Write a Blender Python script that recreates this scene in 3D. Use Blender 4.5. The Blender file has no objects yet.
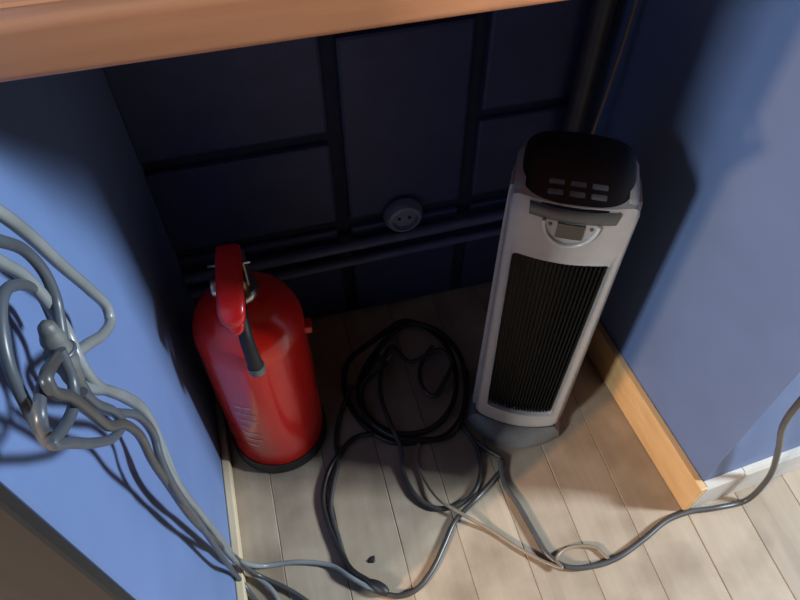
import bpy, bmesh, math, random
from mathutils import Vector, Matrix

# ---------------------------------------------------------------- camera
scene = bpy.context.scene
col = scene.collection
cam_data = bpy.data.cameras.new('camera')
cam_data.sensor_width = 36.0
cam_data.lens = 697.0 * 36.0 / 800.0
cam_data.clip_start = 0.02
cam = bpy.data.objects.new('camera', cam_data)
col.objects.link(cam)
cam.matrix_world = Matrix(((0.967715, 0.200632, -0.152561, 0.0),
                           (-0.252048, 0.770309, -0.585744, 0.0),
                           (0.0, 0.605286, 0.796008, 1.2),
                           (0, 0, 0, 1)))
scene.camera = cam

# ---------------------------------------------------------------- world, lamps, exposure
scene.view_settings.view_transform = 'Standard'
scene.view_settings.look = 'None'
scene.view_settings.exposure = 0.0
scene.view_settings.gamma = 1.0
scene.view_settings.use_curve_mapping = False

world = bpy.data.worlds.new('room_ambient')
scene.world = world
world.use_nodes = True
bg = world.node_tree.nodes['Background']
bg.inputs['Color'].default_value = (0.85, 0.92, 1.0, 1)
bg.inputs['Strength'].default_value = 0.008


def area_light(name, loc, target, sx, sy, power, colour):
    d = bpy.data.lights.new(name, 'AREA')
    d.shape = 'RECTANGLE'
    d.size = sx
    d.size_y = sy
    d.energy = power
    d.color = colour
    o = bpy.data.objects.new(name, d)
    col.objects.link(o)
    o.location = loc
    o.rotation_euler = (Vector(target) - Vector(loc)).to_track_quat('-Z', 'Y').to_euler()
    return o


# daylight from a window to the right of the recess
area_light('window_daylight', (4.18, -0.87, 2.85), (0.0, 0.5, 0.2), 0.50, 0.9, 455.0, (0.76, 0.88, 1.0))
# the broad light of the room on the left
area_light('room_daylight', (-2.05, -0.885, 1.75), (0.5, 0.6, 0.2), 0.20, 0.5, 66.0, (0.86, 0.93, 1.0))
# warm bulb on the left
d = bpy.data.lights.new('warm_bulb', 'POINT')
d.energy = 240.0
d.color = (1.0, 0.56, 0.26)
d.shadow_soft_size = 0.03
o = bpy.data.objects.new('warm_bulb', d)
col.objects.link(o)
o.location = (-1.98, -0.637, 1.45)

# ---------------------------------------------------------------- materials
def nodes_of(name):
    m = bpy.data.materials.new(name)
    m.use_nodes = True
    nt = m.node_tree
    return m, nt, nt.nodes['Principled BSDF']


def plain(name, colour, rough=0.5, metal=0.0, vary=0.12, scale=30.0, bump=0.0, coat=0.0, coords='Object', spec=0.5):
    """Principled surface whose colour wanders a little with noise."""
    m, nt, p = nodes_of(name)
    tc = nt.nodes.new('ShaderNodeTexCoord')
    nz = nt.nodes.new('ShaderNodeTexNoise')
    nz.inputs['Scale'].default_value = scale
    nz.inputs['Detail'].default_value = 5
    nt.links.new(tc.outputs[coords], nz.inputs['Vector'])
    rp = nt.nodes.new('ShaderNodeValToRGB')
    rp.color_ramp.elements[0].position = 0.3
    rp.color_ramp.elements[1].position = 0.7
    rp.color_ramp.elements[0].color = (*[c * (1 - vary) for c in colour], 1)
    rp.color_ramp.elements[1].color = (*[min(1, c * (1 + vary)) for c in colour], 1)
    nt.links.new(nz.outputs['Fac'], rp.inputs['Fac'])
    nt.links.new(rp.outputs['Color'], p.inputs['Base Color'])
    p.inputs['Roughness'].default_value = rough
    p.inputs['Metallic'].default_value = metal
    p.inputs['Specular IOR Level'].default_value = spec
    if coat:
        p.inputs['Coat Weight'].default_value = coat
        p.inputs['Coat Roughness'].default_value = 0.12
    if bump:
        b = nt.nodes.new('ShaderNodeBump')
        b.inputs['Strength'].default_value = bump
        b.inputs['Distance'].default_value = 0.004
        nt.links.new(nz.outputs['Fac'], b.inputs['Height'])
        nt.links.new(b.outputs['Normal'], p.inputs['Normal'])
    return m


def wood(name, dark, light, rough=0.5, stretch=(1, 14, 14), scale=6.0, bump=0.15, stains=0.0, per_object=0.0):
    """Grain running along the axis whose stretch is small."""
    m, nt, p = nodes_of(name)
    N, L = nt.nodes.new, nt.links.new
    tc = N('ShaderNodeTexCoord')
    info = N('ShaderNodeObjectInfo')
    mp = N('ShaderNodeMapping')
    mp.inputs['Scale'].default_value = stretch
    shift = N('ShaderNodeVectorMath')
    shift.operation = 'ADD'
    rnd = N('ShaderNodeVectorMath')
    rnd.operation = 'SCALE'
    rnd.inputs[0].default_value = (7.3, 11.9, 5.1)
    L(info.outputs['Random'], rnd.inputs['Scale'])
    L(tc.outputs['Object'], shift.inputs[0])
    L(rnd.outputs['Vector'], shift.inputs[1])
    L(shift.outputs['Vector'], mp.inputs['Vector'])
    nz = N('ShaderNodeTexNoise')
    nz.inputs['Scale'].default_value = scale
    nz.inputs['Detail'].default_value = 7
    nz.inputs['Roughness'].default_value = 0.62
    nz.inputs['Distortion'].default_value = 0.6
    L(mp.outputs['Vector'], nz.inputs['Vector'])
    rp = N('ShaderNodeValToRGB')
    rp.color_ramp.elements[0].position = 0.32
    rp.color_ramp.elements[1].position = 0.68
    rp.color_ramp.elements[0].color = (*dark, 1)
    rp.color_ramp.elements[1].color = (*light, 1)
    L(nz.outputs['Fac'], rp.inputs['Fac'])
    out = rp.outputs['Color']
    if stains:
        n2 = N('ShaderNodeTexNoise')
        n2.inputs['Scale'].default_value = 9.0
        n2.inputs['Detail'].default_value = 6
        L(shift.outputs['Vector'], n2.inputs['Vector'])
        r2 = N('ShaderNodeValToRGB')
        r2.color_ramp.elements[0].position = 0.30
        r2.color_ramp.elements[1].position = 0.56
        k = 1 - stains
        r2.color_ramp.elements[0].color = (k, k * 0.95, k * 0.9, 1)
        r2.color_ramp.elements[1].color = (1, 1, 1, 1)
        L(n2.outputs['Fac'], r2.inputs['Fac'])
        mx = N('ShaderNodeMixRGB')
        mx.blend_type = 'MULTIPLY'
        mx.inputs['Fac'].default_value = 1.0
        L(out, mx.inputs['Color1'])
        L(r2.outputs['Color'], mx.inputs['Color2'])
        out = mx.outputs['Color']
    if per_object:
        hv = N('ShaderNodeHueSaturation')
        mr = N('ShaderNodeMapRange')
        mr.inputs['To Min'].default_value = 1 - per_object
        mr.inputs['To Max'].default_value = 1 + per_object
        L(info.outputs['Random'], mr.inputs['Value'])
        L(mr.outputs['Result'], hv.inputs['Value'])
        L(out, hv.inputs['Color'])
        out = hv.outputs['Color']
    L(out, p.inputs['Base Color'])
    p.inputs['Roughness'].default_value = rough
    b = N('ShaderNodeBump')
    b.inputs['Strength'].default_value = bump
    b.inputs['Distance'].default_value = 0.002
    L(nz.outputs['Fac'], b.inputs['Height'])
    L(b.outputs['Normal'], p.inputs['Normal'])
    return m


M = {
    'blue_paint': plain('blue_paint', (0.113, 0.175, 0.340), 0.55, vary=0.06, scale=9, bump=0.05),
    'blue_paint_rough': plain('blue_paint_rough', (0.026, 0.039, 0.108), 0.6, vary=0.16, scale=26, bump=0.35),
    'joint_mortar': plain('blue_joint_mortar', (0.013, 0.018, 0.044), 0.9, vary=0.2, scale=40, bump=0.4),  # mortar bed in the recessed joints, darker than the blocks
    'white_paint': plain('white_paint', (0.48, 0.455, 0.41), 0.4, vary=0.06, scale=25),
    'floor_board': wood('floor_board_wood', (0.290, 0.228, 0.158), (0.360, 0.292, 0.212), 0.5, (14, 1, 14), 2.2, 0.08, 0.34, 0.08),
    'subfloor': plain('subfloor_dark', (0.05, 0.04, 0.03), 0.95, vary=0.3, scale=40),
    'pine': wood('pine_baseboard_wood', (0.54, 0.34, 0.15), (0.66, 0.45, 0.23), 0.42, (16, 1.2, 16), 3.0, 0.08, 0.1),
    'pale_pine': wood('pale_baseboard_wood', (0.50, 0.40, 0.25), (0.62, 0.51, 0.34), 0.5, (16, 1.2, 16), 3.0, 0.08, 0.1),
    'shelf': wood('orange_shelf_wood', (0.52, 0.205, 0.088), (0.62, 0.265, 0.125), 0.42, (1.2, 14, 14), 4.0, 0.06),
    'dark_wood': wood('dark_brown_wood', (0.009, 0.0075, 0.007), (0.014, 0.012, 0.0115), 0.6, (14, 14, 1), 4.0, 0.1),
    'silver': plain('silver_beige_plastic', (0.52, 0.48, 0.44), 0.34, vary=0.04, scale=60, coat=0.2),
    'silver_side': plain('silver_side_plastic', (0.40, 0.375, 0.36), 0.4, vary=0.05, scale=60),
    'grey_plastic': plain('mid_grey_plastic', (0.12, 0.115, 0.11), 0.35, vary=0.06, scale=50),
    'base_grey': plain('base_grey_plastic', (0.20, 0.19, 0.175), 0.4, vary=0.08, scale=50),
    'black_plastic': plain('black_plastic', (0.008, 0.008, 0.009), 0.42, vary=0.2, scale=50),
    'grille_black': plain('grille_black', (0.013, 0.012, 0.011), 0.5, vary=0.2, scale=70),
    'louvre': plain('louvre_black', (0.0075, 0.0072, 0.0068), 0.6, vary=0.2, scale=70, spec=0.12),
    'button': plain('button_grey', (0.16, 0.16, 0.165), 0.25, vary=0.08, scale=90),
    'ring': plain('pale_ring_plastic', (0.72, 0.69, 0.65), 0.25, vary=0.03, scale=60, coat=0.4),
    'screen': plain('dark_display', (0.045, 0.043, 0.040), 0.15, vary=0.1, scale=80, coat=0.5),
    'red': plain('red_enamel', (0.80, 0.020, 0.012), 0.22, vary=0.05, scale=12, coat=0.5),
    'red_lever': plain('red_lever_paint', (0.62, 0.014, 0.014), 0.3, vary=0.06, scale=30, coat=0.5),
    'chrome': plain('dull_steel', (0.55, 0.53, 0.50), 0.28, metal=1.0, vary=0.06, scale=60),
    'brass': plain('dull_brass', (0.50, 0.40, 0.24), 0.3, metal=1.0, vary=0.1, scale=60),
    'rubber': plain('black_rubber', (0.012, 0.012, 0.012), 0.55, vary=0.2, scale=60),
    'print': plain('worn_white_print', (0.60, 0.40, 0.38), 0.4, vary=0.35, scale=90),
    'cable_black': plain('black_cable_sheath', (0.016, 0.015, 0.014), 0.38, vary=0.25, scale=25),
    'cable_dark_grey': plain('dark_grey_cable_sheath', (0.045, 0.043, 0.040), 0.35, vary=0.2, scale=25),
    'cable_grey': plain('grey_cable_sheath', (0.055, 0.055, 0.054), 0.36, vary=0.15, scale=25),
    'cable_tan': plain('tan_cable_sheath', (0.20, 0.155, 0.11), 0.4, vary=0.15, scale=25),
    'cable_pale': plain('pale_grey_cable_sheath', (0.18, 0.195, 0.195), 0.34, vary=0.12, scale=25),
    'cable_slate': plain('slate_cable_sheath', (0.062, 0.072, 0.085), 0.36, vary=0.15, scale=25),
    'tape': plain('grey_tape', (0.10, 0.105, 0.10), 0.5, vary=0.3, scale=60, bump=0.3),
    'pipe_dark': plain('dark_painted_pipe', (0.050, 0.047, 0.048), 0.45, vary=0.2, scale=20),
    'pipe_blue': plain('blue_painted_pipe', (0.085, 0.105, 0.200), 0.5, vary=0.15, scale=30),
    'socket': plain('grey_blue_socket', (0.17, 0.20, 0.30), 0.4, vary=0.1, scale=30),
}


# ---------------------------------------------------------------- helpers
def tag(o, label=None, cat=None, group=None, kind=None):
    if label: o['label'] = label
    if cat: o['category'] = cat
    if group: o['group'] = group
    if kind: o['kind'] = kind
    return o


def empty(name, loc=(0, 0, 0), rz=0.0):
    o = bpy.data.objects.new(name, None)
    o.empty_display_size = 0.05
    col.objects.link(o)
    o.location = loc
    o.rotation_euler = (0, 0, rz)
    return o


def link(name, me, mat, parent=None, smooth=False, smooth_angle=None):
    me.materials.clear()
    me.materials.append(M[mat])
    if smooth:
        for p in me.polygons:
            p.use_smooth = True
        if smooth_angle:
            me.set_sharp_from_angle(angle=math.radians(smooth_angle))
    o = bpy.data.objects.new(name, me)
    col.objects.link(o)
    if parent:
        o.parent = parent
    return o


def mesh_pydata(verts, faces):
    me = bpy.data.meshes.new('mesh')
    me.from_pydata([tuple(v) for v in verts], [], faces)
    bm = bmesh.new()
    bm.from_mesh(me)
    bmesh.ops.recalc_face_normals(bm, faces=bm.faces)
    bm.to_mesh(me)
    bm.free()
    me.update()
    return me


def box_mesh(x0, x1, y0, y1, z0, z1, bevel=0.0, seg=2):
    bm = bmesh.new()
    bmesh.ops.create_cube(bm, size=1.0)
    for v in bm.verts:
        v.co = Vector((x0 + (v.co.x + 0.5) * (x1 - x0), y0 + (v.co.y + 0.5) * (y1 - y0), z0 + (v.co.z + 0.5) * (z1 - z0)))
    if bevel:
        bmesh.ops.bevel(bm, geom=list(bm.edges), offset=bevel, segments=seg, profile=0.5, affect='EDGES')
    me = bpy.data.meshes.new('box')
    bm.to_mesh(me)
    bm.free()
    return me


def prism_mesh(poly, z0, z1, bevel=0.0, seg=2):
    """Vertical prism over a plan polygon."""
    bm = bmesh.new()
    a = [bm.verts.new((x, y, z0)) for x, y in poly]
    b = [bm.verts.new((x, y, z1)) for x, y in poly]
    n = len(poly)
    bm.faces.new(list(reversed(a)))
    bm.faces.new(b)
    for i in range(n):
        j = (i + 1) % n
        bm.faces.new((a[i], a[j], b[j], b[i]))
    bmesh.ops.recalc_face_normals(bm, faces=bm.faces)
    if bevel:
        bmesh.ops.bevel(bm, geom=list(bm.edges), offset=bevel, segments=seg, profile=0.5, affect='EDGES')
    me = bpy.data.meshes.new('prism')
    bm.to_mesh(me)
    bm.free()
    return me


def lathe_mesh(profile, n=48, axis_cap=True):
    """Revolve (r, z) pairs about Z."""
    verts, faces, rows = [], [], []
    for r, z in profile:
        if r < 1e-6:
            rows.append([len(verts)])
            verts.append((0, 0, z))
        else:
            rows.append(list(range(len(verts), len(verts) + n)))
            verts += [(r * math.cos(2 * math.pi * k / n), r * math.sin(2 * math.pi * k / n), z) for k in range(n)]
    for a, b in zip(rows, rows[1:]):
        for k in range(n):
            j = (k + 1) % n
            if len(a) == 1 and len(b) == 1:
                continue
            if len(a) == 1:
                faces.append((a[0], b[k], b[j]))
            elif len(b) == 1:
                faces.append((a[k], a[j], b[0]))
            else:
                faces.append((a[k], a[j], b[j], b[k]))
    return mesh_pydata(verts, faces)


def spline(pts, per=8):
    P = [Vector(p) for p in pts]
    P = [P[0] * 2 - P[1]] + P + [P[-1] * 2 - P[-2]]
    out = []
    for i in range(1, len(P) - 2):
        p0, p1, p2, p3 = P[i - 1:i + 3]
        t0 = 0.0
        t1 = t0 + max((p1 - p0).length, 1e-5) ** 0.5
        t2 = t1 + max((p2 - p1).length, 1e-5) ** 0.5
        t3 = t2 + max((p3 - p2).length, 1e-5) ** 0.5
        for k in range(per):
            t = t1 + (t2 - t1) * k / per
            a1 = p0 * ((t1 - t) / (t1 - t0)) + p1 * ((t - t0) / (t1 - t0))
            a2 = p1 * ((t2 - t) / (t2 - t1)) + p2 * ((t - t1) / (t2 - t1))
            a3 = p2 * ((t3 - t) / (t3 - t2)) + p3 * ((t - t2) / (t3 - t2))
            b1 = a1 * ((t2 - t) / (t2 - t0)) + a2 * ((t - t0) / (t2 - t0))
            b2 = a2 * ((t3 - t) / (t3 - t1)) + a3 * ((t - t1) / (t3 - t1))
            out.append(b1 * ((t2 - t) / (t2 - t1)) + b2 * ((t - t1) / (t2 - t1)))
    out.append(P[-2])
    return out


def tube_mesh(pts, radius, sides=10, per=8, smooth_path=True):
    path = spline(pts, per) if smooth_path else [Vector(p) for p in pts]
    rad = radius if callable(radius) else (lambda t: radius)
    n = len(path)
    t_prev = (path[1] - path[0]).normalized()
    ref = Vector((0, 0, 1)) if abs(t_prev.z) < 0.9 else Vector((1, 0, 0))
    nrm = (ref - t_prev * ref.dot(t_prev)).normalized()
    verts, faces = [], []
    for i, p in enumerate(path):
        t = (path[min(i + 1, n - 1)] - path[max(i - 1, 0)]).normalized()
        nrm = (nrm - t * nrm.dot(t)).normalized()
        bi = t.cross(nrm)
        r = rad(i / (n - 1))
        for k in range(sides):
            a = 2 * math.pi * k / sides
            verts.append(p + nrm * (r * math.cos(a)) + bi * (r * math.sin(a)))
    for i in range(n - 1):
        for k in range(sides):
            j = (k + 1) % sides
            faces.append((i * sides + k, i * sides + j, (i + 1) * sides + j, (i + 1) * sides + k))
    faces.append(tuple(range(sides))[::-1])
    faces.append(tuple((n - 1) * sides + k for k in range(sides)))
    return mesh_pydata(verts, faces)


rng = random.Random(4)

# ---------------------------------------------------------------- the setting
XL = -0.178                 # face of the left wall
YL = 0.21                   # its front edge
YB = 0.87                   # face of the back wall blocks
TOP = 2.4
RX, RY = 0.606, 0.320       # front corner of the right wall (plaster)
UX, UY = 0.9965, 0.083      # along the right wall's front face
VX, VY = -0.083, 0.9965     # along its face inside the recess

# floor: dark underlay with one board after another, 10 cm wide
floor_obj = tag(link('floor', box_mesh(-1.6, 2.2, -1.8, 1.0, -0.06, -0.022), 'subfloor'), kind='structure')
for i in range(-16, 22):
    x0 = i * 0.1
    w = 0.0001 + 0.0003 * rng.random()
    y1 = 0.93
    cut = rng.uniform(-1.2, -0.5)
    for ya, yb in ((-1.8, cut - 0.001), (cut + 0.001, y1)):
        dz = -0.0004 - 0.0010 * rng.random()
        me = box_mesh(x0 + w, x0 + 0.1 - w, ya, yb, -0.022, dz, 0.0012, 1)
        link('floor_board', me, 'floor_board', floor_obj)

# left wall and its dark front board
wall_left = tag(link('wall_left', box_mesh(-1.5, XL, YL, 1.0, 0, TOP, 0.002, 1), 'blue_paint'), kind='structure')
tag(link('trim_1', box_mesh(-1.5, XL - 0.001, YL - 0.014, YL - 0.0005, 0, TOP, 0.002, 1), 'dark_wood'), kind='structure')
tag(link('baseboard_left', box_mesh(XL + 0.0005, XL + 0.014, YL, YB - 0.015, 0.0005, 0.03, 0.002, 2), 'pale_pine'), kind='structure')

# right wall: a pier standing a few degrees out of square
def right(u, v):
    return (RX + UX * u + VX * v, RY + UY * u + VY * v)

wall_right = tag(link('wall_right', prism_mesh([right(0, 0), right(1.3, 0), right(1.3, 0.70), right(0, 0.70)], 0, TOP, 0.002, 1), 'blue_paint'), kind='structure')
HB = 0.094
bt = 0.014
pine = link('baseboard_right', prism_mesh([right(-0.0005, -0.0135), right(-0.0005, 0.54), right(-bt, 0.54), right(-bt, -0.0135)], 0.0005, HB, 0.002, 2), 'pine')
tag(pine, kind='structure')
front_base = tag(empty('baseboard_front'), kind='structure')


def scarf_board(u0, u1, s0, s1):
    """Front baseboard piece; its ends lean by s0 and s1 (the slanted joint)."""
    ch = 0.005
    prof = [(-0.0005, 0.0005), (-0.0005, HB), (-bt + ch, HB), (-bt, HB - ch * 1.4), (-bt, 0.0005)]
    verts = []
    for u, s in ((u0, s0), (u1, s1)):
        for v, z in prof:
            x, y = right(u + s * z / HB, v)
            verts.append((x, y, z))
    n = len(prof)
    faces = [tuple(range(n)), tuple(range(n, 2 * n))]
    for k in range(n):
        j = (k + 1) % n
        faces.append((k, j, n + j, n + k))
    return mesh_pydata(verts, faces)


link('board', scarf_board(0.0, 0.066, 0, 0.008), 'white_paint', front_base)
link('board', scarf_board(0.0675, 1.3, 0.008, 0), 'white_paint', front_base)

# back wall: recessed bed with proud painted blocks
wall_back = tag(link('wall_back', box_mesh(XL - 0.02, 0.60, YB + 0.012, 1.0, 0, TOP), 'joint_mortar'), kind='structure')
g = 0.011


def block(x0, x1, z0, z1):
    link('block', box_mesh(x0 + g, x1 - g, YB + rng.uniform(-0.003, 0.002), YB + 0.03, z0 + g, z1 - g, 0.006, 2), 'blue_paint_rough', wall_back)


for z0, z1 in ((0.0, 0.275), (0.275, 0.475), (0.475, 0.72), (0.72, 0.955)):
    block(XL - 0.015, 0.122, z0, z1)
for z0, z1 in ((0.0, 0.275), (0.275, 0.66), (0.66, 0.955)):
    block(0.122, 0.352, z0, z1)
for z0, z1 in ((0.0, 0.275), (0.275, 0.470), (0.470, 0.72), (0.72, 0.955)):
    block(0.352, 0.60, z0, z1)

# ---------------------------------------------------------------- shelf over the recess
SZ0, SZ1 = 0.972, 1.003
shelf = empty('wooden_shelf', (0.2, 0.365, SZ0))
tag(shelf, 'orange-brown wooden shelf board with rounded front edge above the dark recess', 'shelf')
poly = [(XL + 0.001, 0.385), (RX - 0.008, 0.385), (0.559, YB - 0.006), (XL + 0.001, YB - 0.006)]
o = link('shelf_board', prism_mesh([(x - 0.2, y - 0.365) for x, y in poly], 0, SZ1 - SZ0, 0.0015, 1), 'shelf', shelf)
o = link('front_lipping', box_mesh(XL + 0.001 - 0.2, RX - 0.006 - 0.2, 0.0, 0.0195, -0.003, SZ1 - SZ0 + 0.0005, 0.006, 4), 'shelf', shelf, True, 40)

# ---------------------------------------------------------------- fire extinguisher
ext = empty('fire_extinguisher', (-0.067, 0.640, 0.0), math.radians(-6))
tag(ext, 'red fire extinguisher with red squeeze lever and black nozzle, standing by the left wall', 'fire extinguisher')
R0 = 0.083
prof = [(0.0, 0.012), (0.070, 0.012), (0.078, 0.018), (R0, 0.030), (R0, 0.20), (R0, 0.345)]
for k in range(1, 13):
    a = math.pi / 2 * k / 13
    prof.append((0.020 + (R0 - 0.020) * math.cos(a), 0.345 + 0.072 * math.sin(a)))
prof += [(0.021, 0.419), (0.020, 0.432), (0.0, 0.432)]
link('cylinder_body', lathe_mesh(prof, 64), 'red', ext, True, 50)
link('rubber_foot', lathe_mesh([(0.0, 0.0), (0.082, 0.0), (0.0875, 0.004), (0.0875, 0.024), (0.0845, 0.029), (0.0835, 0.029)], 64), 'rubber', ext, True, 40)
link('neck_collar', lathe_mesh([(0.0, 0.424), (0.026, 0.424), (0.028, 0.427), (0.028, 0.437), (0.025, 0.441), (0.0, 0.441)], 32), 'chrome', ext, True, 40)
link('valve_block', lathe_mesh([(0.0, 0.440), (0.018, 0.440), (0.018, 0.458), (0.0145, 0.462), (0.0145, 0.480), (0.0, 0.480)], 32), 'brass', ext, True, 40)
# pressure gauge on the left of the valve
gm = lathe_mesh([(0.0, 0.0), (0.013, 0.0), (0.014, 0.002), (0.014, 0.010), (0.012, 0.012), (0.0, 0.012)], 28)
gm.transform(Matrix.Translation((-0.016, -0.005, 0.450)) @ Matrix.Rotation(math.radians(-90), 4, 'Y') @ Matrix.Translation((0, 0, 0.006)))
gauge = link('pressure_gauge', gm, 'chrome', ext, True, 40)


def sweep_section(stations):
    """Stations (y, z, half width, half height) joined by rounded sections along Y."""
    verts, faces = [], []
    n = 16
    for y, z, hw, hh in stations:
        for k in range(n):
            a = 2 * math.pi * k / n
            c, s = math.cos(a), math.sin(a)
            verts.append((math.copysign(abs(c) ** 0.6, c) * hw, y, z + math.copysign(abs(s) ** 0.6, s) * hh))
    for i in range(len(stations) - 1):
        for k in range(n):
            j = (k + 1) % n
            faces.append((i * n + k, i * n + j, (i + 1) * n + j, (i + 1) * n + k))
    faces.append(tuple(range(n)))
    faces.append(tuple((len(stations) - 1) * n + k for k in range(n)))
    return mesh_pydata(verts, faces)


link('squeeze_lever', sweep_section([(0.016, 0.505, 0.0125, 0.004), (0.012, 0.506, 0.0165, 0.0065), (-0.010, 0.504, 0.0175, 0.0075),
     (-0.045, 0.497, 0.0175, 0.008), (-0.072, 0.489, 0.0185, 0.009), (-0.084, 0.484, 0.0175, 0.010), (-0.091, 0.479, 0.0140, 0.0085), (-0.095, 0.476, 0.007, 0.004)]),
     'red_lever', ext, True, 60)
link('carry_handle', sweep_section([(0.020, 0.474, 0.008, 0.004), (0.016, 0.475, 0.0115, 0.006), (-0.040, 0.470, 0.0125, 0.006),
     (-0.078, 0.460, 0.0125, 0.006), (-0.088, 0.456, 0.010, 0.005), (-0.092, 0.454, 0.005, 0.003)]), 'red_lever', ext, True, 60)
for sx in (-1, 1):
    cheek = box_mesh(sx * 0.0175 - 0.0015, sx * 0.0175 + 0.0015, -0.012, 0.014, 0.452, 0.500, 0.001, 1)
    link('cheek_plate', cheek, 'chrome', ext)
link('safety_pin', tube_mesh([(-0.030, -0.004, 0.492), (0.026, -0.004, 0.492)], 0.0022, 8, 2), 'chrome', ext, True)
noz = link('nozzle', tube_mesh([(0.004, -0.016, 0.452), (0.006, -0.050, 0.449), (0.008, -0.078, 0.432), (0.011, -0.090, 0.400), (0.013, -0.094, 0.372)],
     lambda t: 0.0075 + 0.0035 * t, 16, 8), 'rubber', ext, True, 60)
link('nozzle_rim', tube_mesh([(0.0128, -0.0938, 0.378), (0.0135, -0.0945, 0.366)], 0.0122, 16, 2), 'grey_plastic', noz, True, 60)
# hose clip on the right flank
link('hose_clip', box_mesh(0.080, 0.092, -0.010, 0.010, 0.318, 0.334, 0.003, 2), 'red_lever', ext)


def on_body(a0, a1, z0, z1, r, n=8):
    """Thin curved patch lying on the cylinder (angles in degrees from local -Y)."""
    verts, faces = [], []
    for i in range(n + 1):
        a = math.radians(-90 + a0 + (a1 - a0) * i / n)
        for z in (z0, z1):
            verts.append((r * math.cos(a), r * math.sin(a), z))
    for i in range(n):
        faces.append((2 * i, 2 * i + 2, 2 * i + 3, 2 * i + 1))
    return mesh_pydata(verts, faces)


# worn pale lines of the printed panel, too blurred to read
vv, ff = [], []
for k in range(7):
    z = 0.235 - k * 0.022
    me = on_body(-34 + rng.uniform(0, 3), -34 + rng.uniform(14, 26), z, z + 0.0045, R0 + 0.0006, 6)
    b0 = len(vv)
    vv += [v.co.copy() for v in me.vertices]
    ff += [tuple(b0 + i for i in p.vertices) for p in me.polygons]
tag(link('printed_panel', mesh_pydata(vv, ff), 'print', ext), kind='stuff')

# ---------------------------------------------------------------- tower heater
heat = empty('tower_heater', (0.357, 0.530, 0.0), math.radians(-26))
tag(heat, 'silver tower fan heater with black louvred grille and black control top, right of the cables', 'heater')
# local frame: x right, -y towards the room, z up; y = 0 is the middle of the front face at its side edges
HW, HD, BUL = 0.0785, 0.135, 0.014


def front_y(x, z=0.3):
    return -BUL * (1 - (x / HW) ** 2)


def plan(hw, n=14, m=14):
    """Closed plan outline: bowed front, rounded sides and back."""
    pts = []
    for i in range(n + 1):
        x = -hw + 2 * hw * i / n
        pts.append((x, -BUL * (1 - (x / hw) ** 2)))
    for i in range(1, m):
        a = math.pi * i / m
        c, s = math.cos(a), math.sin(a)
        pts.append((math.copysign(abs(c) ** 0.62, c) * hw, 0.008 + (HD - 0.022) * abs(s) ** 0.62))
    return pts


def loft(sections, cap0=True, cap1=True):
    verts, faces = [], []
    n = len(sections[0])
    for s in sections:
        verts += s
    for i in range(len(sections) - 1):
        for k in range(n):
            j = (k + 1) % n
            faces.append((i * n + k, i * n + j, (i + 1) * n + j, (i + 1) * n + k))
    if cap0: faces.append(tuple(range(n)))
    if cap1: faces.append(tuple((len(sections) - 1) * n + k for k in range(n)))
    return mesh_pydata(verts, faces)


def shell(z, k, inset_front=0.0, dy=0.0):
    out = []
    for x, y in plan(HW):
        yy = y * k + (1 - k) * 0.05 + dy
        if y < 0.001:
            yy += inset_front
        out.append((x * k * 1.085, yy, z))
    return out


# rear housing, set a little behind the front bezel
secs = [shell(z, k, 0.016) for z, k in ((0.040, 0.90), (0.046, 0.955), (0.07, 0.965), (0.2, 0.965), (0.4, 0.965), (0.52, 0.965), (0.590, 0.955), (0.600, 0.94))]
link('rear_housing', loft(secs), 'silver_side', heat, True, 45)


# front bezel: ring between outer outline and grille opening, bent over the bowed front
def outline(x_top, x_bot, z_top, z_bot, r, sag, n=8, per_side=10):
    c = [(x_top - r, z_top - r, 0), (-x_top + r, z_top - r, 90), (-x_bot + r, z_bot + r, 180), (x_bot - r, z_bot + r, 270)]
    pts = []
    for q, (cx, cz, a0) in enumerate(c):
        arc = [(cx + r * math.cos(math.radians(a0 + 90 * k / n)), cz + r * math.sin(math.radians(a0 + 90 * k / n))) for k in range(n + 1)]
        pts += arc
        nx, nz, na = c[(q + 1) % 4]
        nxt = (nx + r * math.cos(math.radians(na)), nz + r * math.sin(math.radians(na)))
        for k in range(1, per_side):
            t = k / per_side
            pts.append((arc[-1][0] * (1 - t) + nxt[0] * t, arc[-1][1] * (1 - t) + nxt[1] * t))
    zm = (z_top + z_bot) / 2
    out = []
    for x, z in pts:
        if z < zm:
            xb = max(x_bot, 1e-4)
            z = z - sag * (1 - (x / xb) ** 2) * min(1, (zm - z) / (zm - z_bot))
        out.append((x, z))
    return out


G_TOP, G_BOT = 0.511, 0.104
inner = outline(0.0635, 0.0565, G_TOP, G_BOT, 0.008, 0.004)
outer = outline(HW, HW - 0.004, 0.606, 0.050, 0.014, 0.006)
verts, faces = [], []
rings = []
STEPS = 7
for s in range(STEPS + 1):
    t = s / STEPS
    rings.append([])
    for (xi, zi), (xo, zo) in zip(inner, outer):
        x, z = xi + (xo - xi) * t, zi + (zo - zi) * t
        lip = 0.004 * math.exp(-((t) / 0.10) ** 2) * 0.6
        rings[-1].append((x, front_y(x) - 0.004 + 0.006 * max(0, t - 0.72) ** 2 / 0.08 - lip, z))
inner_rim = [(x * 0.985, front_y(x) + 0.014, z) for x, z in inner]
outer_rim = [(x, front_y(x) + 0.024, z) for x, z in outer]
allr = [inner_rim] + rings + [outer_rim]
n = len(inner)
for r in allr:
    verts += r
for i in range(len(allr) - 1):
    for k in range(n):
        j = (k + 1) % n
        faces.append((i * n + k, i * n + j, (i + 1) * n + j, (i + 1) * n + k))
bezel = link('front_bezel', mesh_pydata(verts, faces), 'silver', heat, True, 50)

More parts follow.
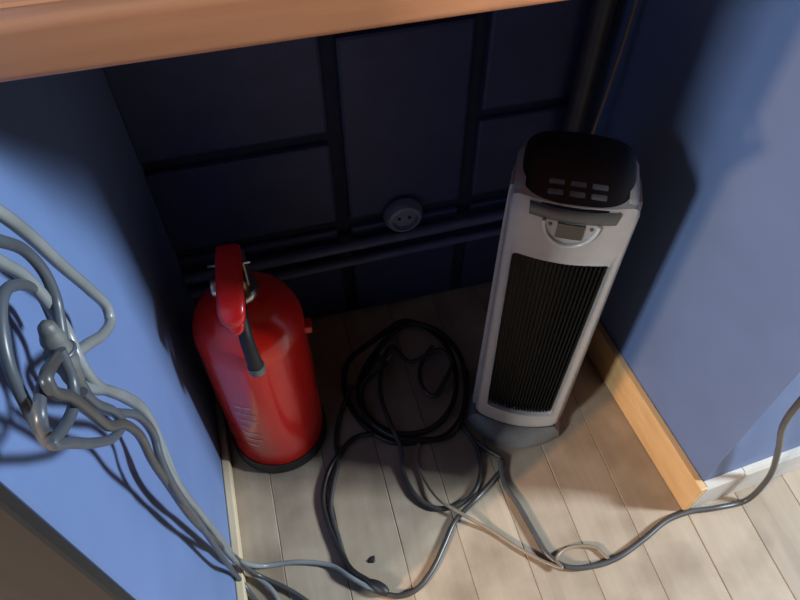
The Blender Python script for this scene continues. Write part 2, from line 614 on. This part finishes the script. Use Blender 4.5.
# grille: dark back plate and fine upright louvres with two cross bars
back = [(x, front_y(x) + 0.011, z) for x, z in inner]
bv = back + [(0, front_y(0) + 0.011, 0.3)]
link('grille_back', mesh_pydata(bv, [(k, (k + 1) % n, n) for k in range(n)]), 'grille_black', heat, True)
vv, ff = [], []


NL = 21
for k in range(NL):
    f = -1 + 2 * k / (NL - 1)
    xt, xb = 0.0595 * f, 0.0525 * f
    zt, zb = G_TOP - 0.0014, G_BOT + 0.0014 - 0.004 * (1 - (xb / 0.0565) ** 2)
    b0 = len(vv)
    for x, z in ((xb, zb), (xt, zt)):
        y = front_y(x)
        vv.extend([(x - 0.0010, y + 0.001, z), (x + 0.0010, y + 0.001, z), (x + 0.0010, y + 0.011, z), (x - 0.0010, y + 0.011, z)])
    for q in ((0, 1, 2, 3), (4, 5, 6, 7), (0, 1, 5, 4), (1, 2, 6, 5), (2, 3, 7, 6), (3, 0, 4, 7)):
        ff.append(tuple(b0 + w for w in q))
tag(link('louvres', mesh_pydata(vv, ff), 'louvre', heat), 'fine upright black louvres', kind='stuff')

# black control top: rounded cap whose front slopes down to the display
secs = []
for z, kx, y0, y1 in ((0.590, 0.80, -0.0155, 0.09), (0.597, 0.84, -0.0185, 0.10), (0.604, 0.875, -0.014, 0.108), (0.610, 0.885, -0.001, 0.112),
                      (0.6155, 0.88, 0.012, 0.114), (0.6205, 0.84, 0.028, 0.108), (0.624, 0.72, 0.042, 0.098), (0.626, 0.48, 0.054, 0.086)):
    sec = []
    N = 40
    for k in range(N):
        a = 2 * math.pi * k / N
        c, s = math.cos(a), math.sin(a)
        sec.append((math.copysign(abs(c) ** 0.7, c) * HW * kx, (y0 + y1) / 2 + math.copysign(abs(s) ** 0.7, s) * (y1 - y0) / 2, z))
    secs.append(sec)
cap = link('control_top', loft(secs), 'black_plastic', heat, True, 50)
# silver shoulders either side of the cap
for sx in (-1, 1):
    sh = []
    for z, k in ((0.575, 1.0), (0.596, 0.99), (0.606, 0.965), (0.611, 0.92)):
        x1, x0 = HW * 0.985 * k, HW * 0.80
        if x1 < x0 + 0.002: x1 = x0 + 0.002
        ya, yb = 0.002 + (1 - k) * 0.12, 0.105 - (1 - k) * 0.2
        loop = [(x0, ya), (x1 - 0.004, ya), (x1, ya + 0.006), (x1, yb - 0.02), (x1 - 0.008, yb), (x0, yb)]
        if sx < 0: loop = [(-x, y) for x, y in reversed(loop)]
        sh.append([(x, y, z) for x, y in loop])
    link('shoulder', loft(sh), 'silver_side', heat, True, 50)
# grey band under the cap
band = []
for z, off in ((0.583, -0.0035), (0.585, -0.0050), (0.600, -0.0050), (0.602, -0.0030)):
    row = []
    for k in range(17):
        x = -0.054 + 0.108 * k / 16
        row.append((x * (1 - (0.602 - z) * 1.6), front_y(x) + off, z))
    row += [(x, y + 0.012, z) for x, y, z in reversed(row)]
    band.append(row)
link('grey_band', loft(band), 'grey_plastic', heat, True, 50)
# buttons in two rows on the slope
for row in range(2):
    for k in range(3):
        x = -0.026 + 0.026 * k
        t = row
        y, z = (0.0030, 0.6115) if row == 0 else (0.0155, 0.6163)
        ml = Matrix.Translation((x, y, z)) @ Matrix.Rotation(math.radians(-67), 4, 'X')
        me = box_mesh(-0.0095, 0.0095, -0.0026, 0.0022, -0.0036, 0.0036, 0.0018, 2)
        me.transform(ml)
        link('button', me, 'button', cap, True, 40)
# half-round display surround, dark screen and two screws
arc = []
for k in range(25):
    a = math.pi + math.pi * k / 24
    x, z = 0.0335 * math.cos(a), 0.5835 + 0.0385 * math.sin(a)
    arc.append((x, front_y(x) - 0.0062, z))
rim = link('display_surround', tube_mesh(arc, 0.0024, 10, 2), 'ring', heat, True, 50)
face, fb = [], []
for x, y, z in arc:
    face.append((x, y + 0.0016, z))
face.append((0, front_y(0) - 0.0046, 0.5835))
link('display_face', mesh_pydata(face, [(k, k + 1, 25) for k in range(24)]), 'silver', rim, True)
sc = []
for z in (0.5580, 0.5825):
    row = [(x, front_y(x) - 0.0066, z) for x in (-0.0165, -0.0055, 0.0055, 0.0165)]
    sc.append(row + [(x, y + 0.004, z) for x, y, z in reversed(row)])
link('display_screen', loft(sc), 'screen', rim)
for sx in (-1, 1):
    me = lathe_mesh([(0.0, 0.0), (0.0024, 0.0), (0.0024, 0.0012), (0.0, 0.0016)], 14)
    me.transform(Matrix.Translation((sx * 0.0250, front_y(0.0250) - 0.0046, 0.577)) @ Matrix.Rotation(math.radians(90), 4, 'X'))
    link('screw', me, 'grey_plastic', rim, True, 40)
# foot: a wider rounded grey base; the gap's shade above is a black ring
secs = []
for z, k, f in ((0.0, 1.04, -0.018), (0.006, 1.10, -0.023), (0.018, 1.09, -0.021), (0.030, 1.02, -0.012), (0.040, 0.90, 0.004)):
    sec = []
    for x, y in plan(HW):
        yy = y * k + f * (1 - (x / HW) ** 2) if y < 0.001 else y * k
        sec.append((x * k, yy, z))
    secs.append(sec)
link('base', loft(secs), 'base_grey', heat, True, 50)
secs = []
for z, k in ((0.0385, 0.90), (0.0395, 0.93), (0.0435, 0.93), (0.0445, 0.90)):
    secs.append([(x * k, y * k + (0.002 if y < 0.001 else 0), z) for x, y in plan(HW)])
link('shadow_gap', loft(secs), 'rubber', heat, True, 50)

# ---------------------------------------------------------------- pipes and socket on the back wall
def pipe(name, pts, r, mat, label, cat='pipe', group=None):
    return tag(link(name, tube_mesh(pts, r, 12, 4), mat, None, True, 60), label, cat, group)


pipe('wall_pipe', [(XL + 0.004, 0.853, 0.232), (0.10, 0.853, 0.236), (0.30, 0.853, 0.240), (0.553, 0.853, 0.246)], 0.010, 'pipe_blue',
     'upper of two blue painted pipes along the dark back wall')
pipe('wall_pipe', [(XL + 0.004, 0.855, 0.186), (0.10, 0.855, 0.190), (0.30, 0.855, 0.194), (0.553, 0.855, 0.198)], 0.0085, 'pipe_blue',
     'lower of two blue painted pipes along the dark back wall')
pipe('corner_pipe', [(0.520, 0.838, 0.001), (0.520, 0.838, 0.50), (0.520, 0.838, 0.970)], 0.017, 'pipe_dark',
     'dark upright pipe in the back corner behind the heater')
pipe('hanging_cable', [(0.548, 0.818, 0.968), (0.546, 0.80, 0.72), (0.540, 0.795, 0.60), (0.530, 0.79, 0.50), (0.520, 0.785, 0.40), (0.515, 0.78, 0.15), (0.512, 0.775, 0.006)],
     0.0028, 'cable_tan', 'thin brownish cord hanging in the back right corner behind the heater', 'cord')
sock = empty('wall_socket', (0.230, 0.866, 0.285))
tag(sock, 'round grey-blue wall socket above the pipes on the back wall', 'socket')
me = lathe_mesh([(0.0, 0.0), (0.036, 0.0), (0.036, 0.010), (0.030, 0.020), (0.024, 0.022), (0.022, 0.014), (0.0, 0.014)], 32)
me.transform(Matrix.Rotation(math.radians(90), 4, 'X'))
link('socket_cover', me, 'socket', sock, True, 40)
for sx in (-1, 1):
    me = lathe_mesh([(0.0, 0.0), (0.003, 0.0), (0.003, 0.002), (0.0, 0.002)], 12)
    me.transform(Matrix.Translation((sx * 0.0095, -0.0142, 0)) @ Matrix.Rotation(math.radians(90), 4, 'X'))
    link('socket_hole', me, 'rubber', sock, True, 40)

# ---------------------------------------------------------------- cables
CABLES = {
    'coil_cable': [
        (0.1267, 0.7036, 0.0300), (0.1022, 0.6858, 0.0200), (0.0932, 0.6474, 0.0120), (0.1100, 0.6023, 0.0100), (0.1523, 0.5699, 0.0100), (0.2097, 0.5667, 0.0120),
        (0.2592, 0.6007, 0.0180), (0.2860, 0.6613, 0.0200), (0.2875, 0.7339, 0.0200), (0.2589, 0.7888, 0.0180), (0.2219, 0.8186, 0.0120), (0.1845, 0.8076, 0.0080),
        (0.1315, 0.7809, 0.0070), (0.0878, 0.7531, 0.0060), (0.0705, 0.7099, 0.0055), (0.0712, 0.6567, 0.0055), (0.0907, 0.6032, 0.0055), (0.1307, 0.5609, 0.0055),
        (0.1776, 0.5487, 0.0055), (0.2318, 0.5481, 0.0080), (0.2719, 0.5770, 0.0150), (0.2981, 0.6348, 0.0200), (0.3047, 0.7086, 0.0250), (0.2772, 0.7712, 0.0250),
        (0.2301, 0.8013, 0.0220), (0.1882, 0.7877, 0.0200), (0.1415, 0.7509, 0.0180), (0.1079, 0.7113, 0.0180), (0.0896, 0.6657, 0.0170), (0.1004, 0.6102, 0.0160),
        (0.1393, 0.5644, 0.0150), (0.1885, 0.5468, 0.0120), (0.2340, 0.5433, 0.0120), (0.2648, 0.5674, 0.0160), (0.2923, 0.6158, 0.0160), (0.3101, 0.6707, 0.0140),
    ],
    'loop_cable': [
        (0.2572, 0.7325, 0.0300), (0.2203, 0.6899, 0.0280), (0.2142, 0.6462, 0.0260), (0.2302, 0.6250, 0.0240), (0.2628, 0.6541, 0.0300), (0.2834, 0.6827, 0.0360),
        (0.2677, 0.7131, 0.0400), (0.2035, 0.7035, 0.0360), (0.1788, 0.7501, 0.0340), (0.1560, 0.7246, 0.0300), (0.1328, 0.6628, 0.0260), (0.1334, 0.6017, 0.0240),
        (0.1423, 0.5464, 0.0160), (0.1362, 0.4942, 0.0060), (0.1475, 0.4470, 0.0055), (0.1728, 0.4198, 0.0055), (0.2095, 0.4139, 0.0055), (0.2453, 0.4272, 0.0055),
        (0.2735, 0.4666, 0.0055), (0.2802, 0.5095, 0.0055), (0.2751, 0.5357, 0.0060),
    ],
    'return_cable': [
        (0.2635, 0.5734, 0.0055), (0.2782, 0.5330, 0.0055), (0.2986, 0.5005, 0.0055), (0.3166, 0.4795, 0.0055), (0.3148, 0.4638, 0.0055), (0.2883, 0.4430, 0.0055),
        (0.2412, 0.4114, 0.0145), (0.1998, 0.3887, 0.0060), (0.1695, 0.3541, 0.0055), (0.1383, 0.3197, 0.0055), (0.1061, 0.2969, 0.0055), (0.0764, 0.2933, 0.0055),
        (0.0420, 0.3103, 0.0055), (0.0157, 0.3351, 0.0055), (0.0029, 0.3701, 0.0055), (-0.0017, 0.4145, 0.0055), (-0.0045, 0.4622, 0.0055), (0.0075, 0.5045, 0.0055),
        (0.0253, 0.5472, 0.0055), (0.0289, 0.5833, 0.0055), (0.0403, 0.6207, 0.0055), (0.0632, 0.6656, 0.0055), (0.0836, 0.6931, 0.0160),
    ],
    'second_strand': [
        (0.0975, 0.5811, 0.0160), (0.0676, 0.5846, 0.0120), (0.0370, 0.5655, 0.0120), (0.0064, 0.5361, 0.0055), (-0.0140, 0.4872, 0.0055), (-0.0133, 0.4354, 0.0055),
        (-0.0022, 0.3859, 0.0080), (0.0094, 0.3505, 0.0145), (0.0367, 0.3222, 0.0145),
    ],
    'grey_cord': [
        (0.5897, 0.2850, 0.5187), (0.5993, 0.2900, 0.4188), (0.6189, 0.2950, 0.3396), (0.6763, 0.3000, 0.2095), (0.7157, 0.2980, 0.0831), (0.7061, 0.2940, 0.0055),
        (0.6500, 0.2955, 0.0055), (0.6006, 0.3010, 0.0055), (0.5541, 0.2966, 0.0055), (0.5029, 0.2778, 0.0055), (0.4445, 0.2601, 0.0055), (0.4017, 0.2578, 0.0055),
        (0.3574, 0.2676, 0.0055), (0.3342, 0.2940, 0.0055), (0.3263, 0.3291, 0.0055), (0.3171, 0.3822, 0.0055), (0.3062, 0.4344, 0.0055), (0.3111, 0.4726, 0.0145),
    ],
    'thin_cord': [
        (0.4333, 0.2586, 0.0035), (0.4262, 0.2707, 0.0035), (0.4178, 0.2847, 0.0040), (0.3896, 0.2956, 0.0040), (0.3600, 0.2946, 0.0040), (0.3433, 0.2823, 0.0080),
        (0.3467, 0.2666, 0.0125), (0.3248, 0.2843, 0.0060), (0.2924, 0.3157, 0.0040), (0.2566, 0.3566, 0.0040), (0.2139, 0.3948, 0.0140), (0.1841, 0.4284, 0.0140),
        (0.1691, 0.4777, 0.0060), (0.1670, 0.5243, 0.0060), (0.1822, 0.5514, 0.0060),
    ],
    'wall_cord_upper': [
        (-0.1482, 0.3068, 0.9478), (-0.1420, 0.3108, 0.9291), (-0.1420, 0.3275, 0.8931), (-0.1420, 0.3439, 0.8486), (-0.1420, 0.3662, 0.7933), (-0.1420, 0.3781, 0.7554),
        (-0.1420, 0.3712, 0.7484), (-0.1420, 0.3454, 0.7650), (-0.1420, 0.3071, 0.8034), (-0.1451, 0.2856, 0.8187), (-0.1451, 0.2796, 0.8008), (-0.1420, 0.3034, 0.7501),
        (-0.1420, 0.3345, 0.6721), (-0.1420, 0.3346, 0.6231), (-0.1420, 0.3170, 0.5962), (-0.1420, 0.3129, 0.5342), (-0.1470, 0.3335, 0.4164), (-0.1544, 0.3641, 0.2244),
        (-0.1575, 0.3821, 0.1064), (-0.1337, 0.3952, 0.0120), (-0.0720, 0.3879, 0.0055), (-0.0214, 0.3680, 0.0055), (0.0039, 0.3405, 0.0145), (0.0262, 0.3205, 0.0130),
        (0.0554, 0.3028, 0.0145),
    ],
    'wall_cord_dark': [
        (-0.1420, 0.2786, 0.9448), (-0.1420, 0.2929, 0.9258), (-0.1420, 0.3112, 0.8977), (-0.1420, 0.3170, 0.8699), (-0.1420, 0.3103, 0.8522), (-0.1420, 0.2983, 0.8447),
        (-0.1420, 0.2857, 0.8371), (-0.1389, 0.2702, 0.8248), (-0.1389, 0.2667, 0.7963), (-0.1420, 0.2877, 0.7461), (-0.1371, 0.3095, 0.6974), (-0.1371, 0.3151, 0.6507),
        (-0.1371, 0.3018, 0.6343), (-0.1371, 0.2937, 0.5961), (-0.1420, 0.3047, 0.5121), (-0.1482, 0.3213, 0.3845), (-0.1544, 0.3373, 0.2387), (-0.1678, 0.3755, 0.0200),
        (-0.1430, 0.3347, 0.0055), (-0.0884, 0.2911, 0.0055),
    ],
    'wall_cord_left': [
        (-0.1544, 0.3181, 0.8267), (-0.1532, 0.3203, 0.8431), (-0.1482, 0.3058, 0.8719), (-0.1451, 0.2868, 0.8969), (-0.1451, 0.2740, 0.9082), (-0.1451, 0.2604, 0.9115),
        (-0.1451, 0.2424, 0.9060), (-0.1451, 0.2300, 0.8948), (-0.1451, 0.2212, 0.8756), (-0.1451, 0.2148, 0.8569), (-0.1451, 0.2128, 0.8473), (-0.1358, 0.2082, 0.8785),
        (-0.1358, 0.2210, 0.8814), (-0.1358, 0.2399, 0.8731), (-0.1358, 0.2626, 0.8612),
    ],
    'wall_cord_loop': [
        (-0.1327, 0.2598, 0.8663), (-0.1327, 0.2509, 0.8474), (-0.1327, 0.2381, 0.8436), (-0.1327, 0.2179, 0.8542), (-0.1327, 0.1976, 0.8714), (-0.1327, 0.2094, 0.8478),
        (-0.1327, 0.2280, 0.8103), (-0.1327, 0.2514, 0.7723), (-0.1327, 0.2709, 0.7542), (-0.1296, 0.2648, 0.7816), (-0.1296, 0.2514, 0.8163), (-0.1296, 0.2462, 0.8400),
    ],
    'wall_cord_inner': [
        (-0.1358, 0.2664, 0.8555), (-0.1327, 0.2437, 0.8761), (-0.1296, 0.2251, 0.8901), (-0.1296, 0.2220, 0.8821), (-0.1284, 0.2302, 0.8611), (-0.1296, 0.2400, 0.8265),
        (-0.1296, 0.2476, 0.7940), (-0.1296, 0.2658, 0.7624), (-0.1327, 0.2839, 0.7099), (-0.1358, 0.2848, 0.6660), (-0.1408, 0.2951, 0.5952), (-0.1451, 0.3051, 0.4904),
        (-0.1513, 0.3358, 0.3302), (-0.1575, 0.3771, 0.1418), (-0.1441, 0.3823, 0.0200), (-0.0951, 0.3470, 0.0080), (-0.0535, 0.3051, 0.0055),
    ],
    'wall_cord_edge': [
        (-0.1482, 0.2770, 0.9510), (-0.1482, 0.2841, 0.9301), (-0.1482, 0.2922, 0.9114), (-0.1482, 0.3046, 0.8856), (-0.1470, 0.3096, 0.8548), (-0.1451, 0.3056, 0.8269),
        (-0.1420, 0.2904, 0.8101), (-0.1420, 0.2916, 0.7797), (-0.1420, 0.3168, 0.7165), (-0.1420, 0.3378, 0.6479), (-0.1420, 0.3297, 0.6040), (-0.1420, 0.3171, 0.5639),
        (-0.1445, 0.3243, 0.4690), (-0.1513, 0.3468, 0.3133), (-0.1575, 0.3652, 0.1792), (-0.1532, 0.3880, 0.0200), (-0.1236, 0.3544, 0.0080), (-0.1092, 0.3118, 0.0055),
    ],
}
KNOT_TOP, KNOT_END = (-0.1371, 0.2718, 0.879), (-0.1371, 0.2612, 0.8228)
SPEC = {
    'coil_cable': ('power_cable', 0.0052, 'cable_black', 'thick black cable coiled on the boards between extinguisher and heater'),
    'loop_cable': ('power_cable', 0.0046, 'cable_dark_grey', 'dark cable looping forward from the coil in front of the heater'),
    'return_cable': ('power_cable', 0.0046, 'cable_dark_grey', 'dark grey cable in a long narrow loop reaching the bottom of the picture'),
    'second_strand': ('power_cable', 0.0046, 'cable_black', 'black cable ending in a connector at the bottom of the long loop'),
    'grey_cord': ('power_cable', 0.0048, 'cable_grey', 'grey cord snaking from the heater past the white baseboard on the right'),
    'thin_cord': ('power_cable', 0.0032, 'cable_tan', 'thin brown cord curling in a small loop on the front boards'),
    'wall_cord_upper': ('hanging_cable', 0.0042, 'cable_pale', 'pale grey cable, uppermost of the tangle, with a bend against the blue left wall'),
    'wall_cord_dark': ('hanging_cable', 0.0036, 'cable_slate', 'slate cable running through the whole tangle on the left wall'),
    'wall_cord_left': ('hanging_cable', 0.0034, 'cable_slate', 'slate cable at the left end of the tangle, hanging in a pointed loop'),
    'wall_cord_loop': ('hanging_cable', 0.0034, 'cable_slate', 'slate cable bowing flat below the knot of the tangle'),
    'wall_cord_inner': ('hanging_cable', 0.0036, 'cable_grey', 'mid grey cable crossing the loops and dropping to the floor'),
    'wall_cord_edge': ('hanging_cable', 0.0040, 'cable_pale', 'pale grey cable in the bundle down to the left baseboard'),
}
for key, (name, r, mat, label) in SPEC.items():
    grp = 'tangled cables on the left wall' if name == 'hanging_cable' else 'cables on the floor boards'
    cable = tag(link(name, tube_mesh(CABLES[key], r, 10, 7), mat, None, True, 60), label, 'cable', grp)
    if key == 'coil_cable':
        p0, p1 = Vector(CABLES[key][0]), Vector(CABLES[key][1])
        dv = (p0 - p1).normalized()
        plug = tube_mesh([p0 - dv * 0.006, p0 + dv * 0.006, p0 + dv * 0.020, p0 + dv * 0.030, p0 + dv * 0.034], lambda t: 0.006 + 0.010 * min(1, t * 1.8), 14, 5)
        pl = link('plug', plug, 'rubber', cable, True, 50)
        side = dv.cross(Vector((0, 0, 1))).normalized()
        for s in (-1, 1):
            q = p0 + dv * 0.033 + side * (0.0095 * s)
            link('plug_pin', tube_mesh([q, q + dv * 0.018], 0.0022, 8, 2), 'chrome', pl, True)

    if key == 'second_strand':
        p0, p1 = Vector(CABLES[key][-1]), Vector(CABLES[key][-2])
        dv = (p0 - p1).normalized()
        link('connector', tube_mesh([p0 - dv * 0.004, p0 + dv * 0.008, p0 + dv * 0.022, p0 + dv * 0.030], lambda t: 0.0055 + 0.004 * math.sin(math.pi * t), 14, 5), 'rubber', cable, True, 50)

# taped knot where the hanging cables are tied together
knot = empty('cable_knot')
tag(knot, 'grey taped lump tying the tangled cables together on the left wall', 'cable tie')
A, B = Vector(KNOT_TOP), Vector(KNOT_END)
knot.location = (A + B) / 2
kp = [A + (B - A) * t - knot.location for t in (0, 0.3, 0.6, 1.0)]
link('tape_wrap', tube_mesh(kp, lambda t: 0.002 + 0.0058 * abs(math.sin(math.pi * t)) ** 0.45 * (1 + 0.09 * math.sin(t * 31)), 16, 6), 'tape', knot, True, 60)
mid = kp[1] + (kp[2] - kp[1]) * 0.4
dk = (kp[3] - kp[0]).normalized()
s1 = dk.cross(Vector((1, 0, 0))).normalized()
s2 = dk.cross(s1)
tie = [mid + s1 * (0.0080 * math.cos(a)) + s2 * (0.0080 * math.sin(a)) for a in [2 * math.pi * k / 20 for k in range(21)]]
link('tie_band', tube_mesh(tie, 0.0018, 6, 2), 'cable_slate', knot, True)

# a crumb of dirt on the boards
vv = [(0.010 * math.cos(a) * (0.7 + 0.3 * math.sin(3 * a)), 0.005 * math.sin(a), 0.0) for a in [math.pi * k / 5 for k in range(10)]]
top = [(x * 0.6 + 0.001, y * 0.55, 0.0035 + 0.001 * math.sin(i * 2.1)) for i, (x, y, z) in enumerate(vv)]
ff = [tuple(range(10)), tuple(range(10, 20))] + [(k, (k + 1) % 10, 10 + (k + 1) % 10, 10 + k) for k in range(10)]
crumb = tag(link('dirt_crumb', mesh_pydata(vv + top, ff), 'dark_wood', None, True, 40), 'small dark crumb of dirt on the boards inside the long cable loop', 'crumb')
crumb.location = (0.046, 0.362, 0.0)
crumb.rotation_euler = (0, 0, 0.6)
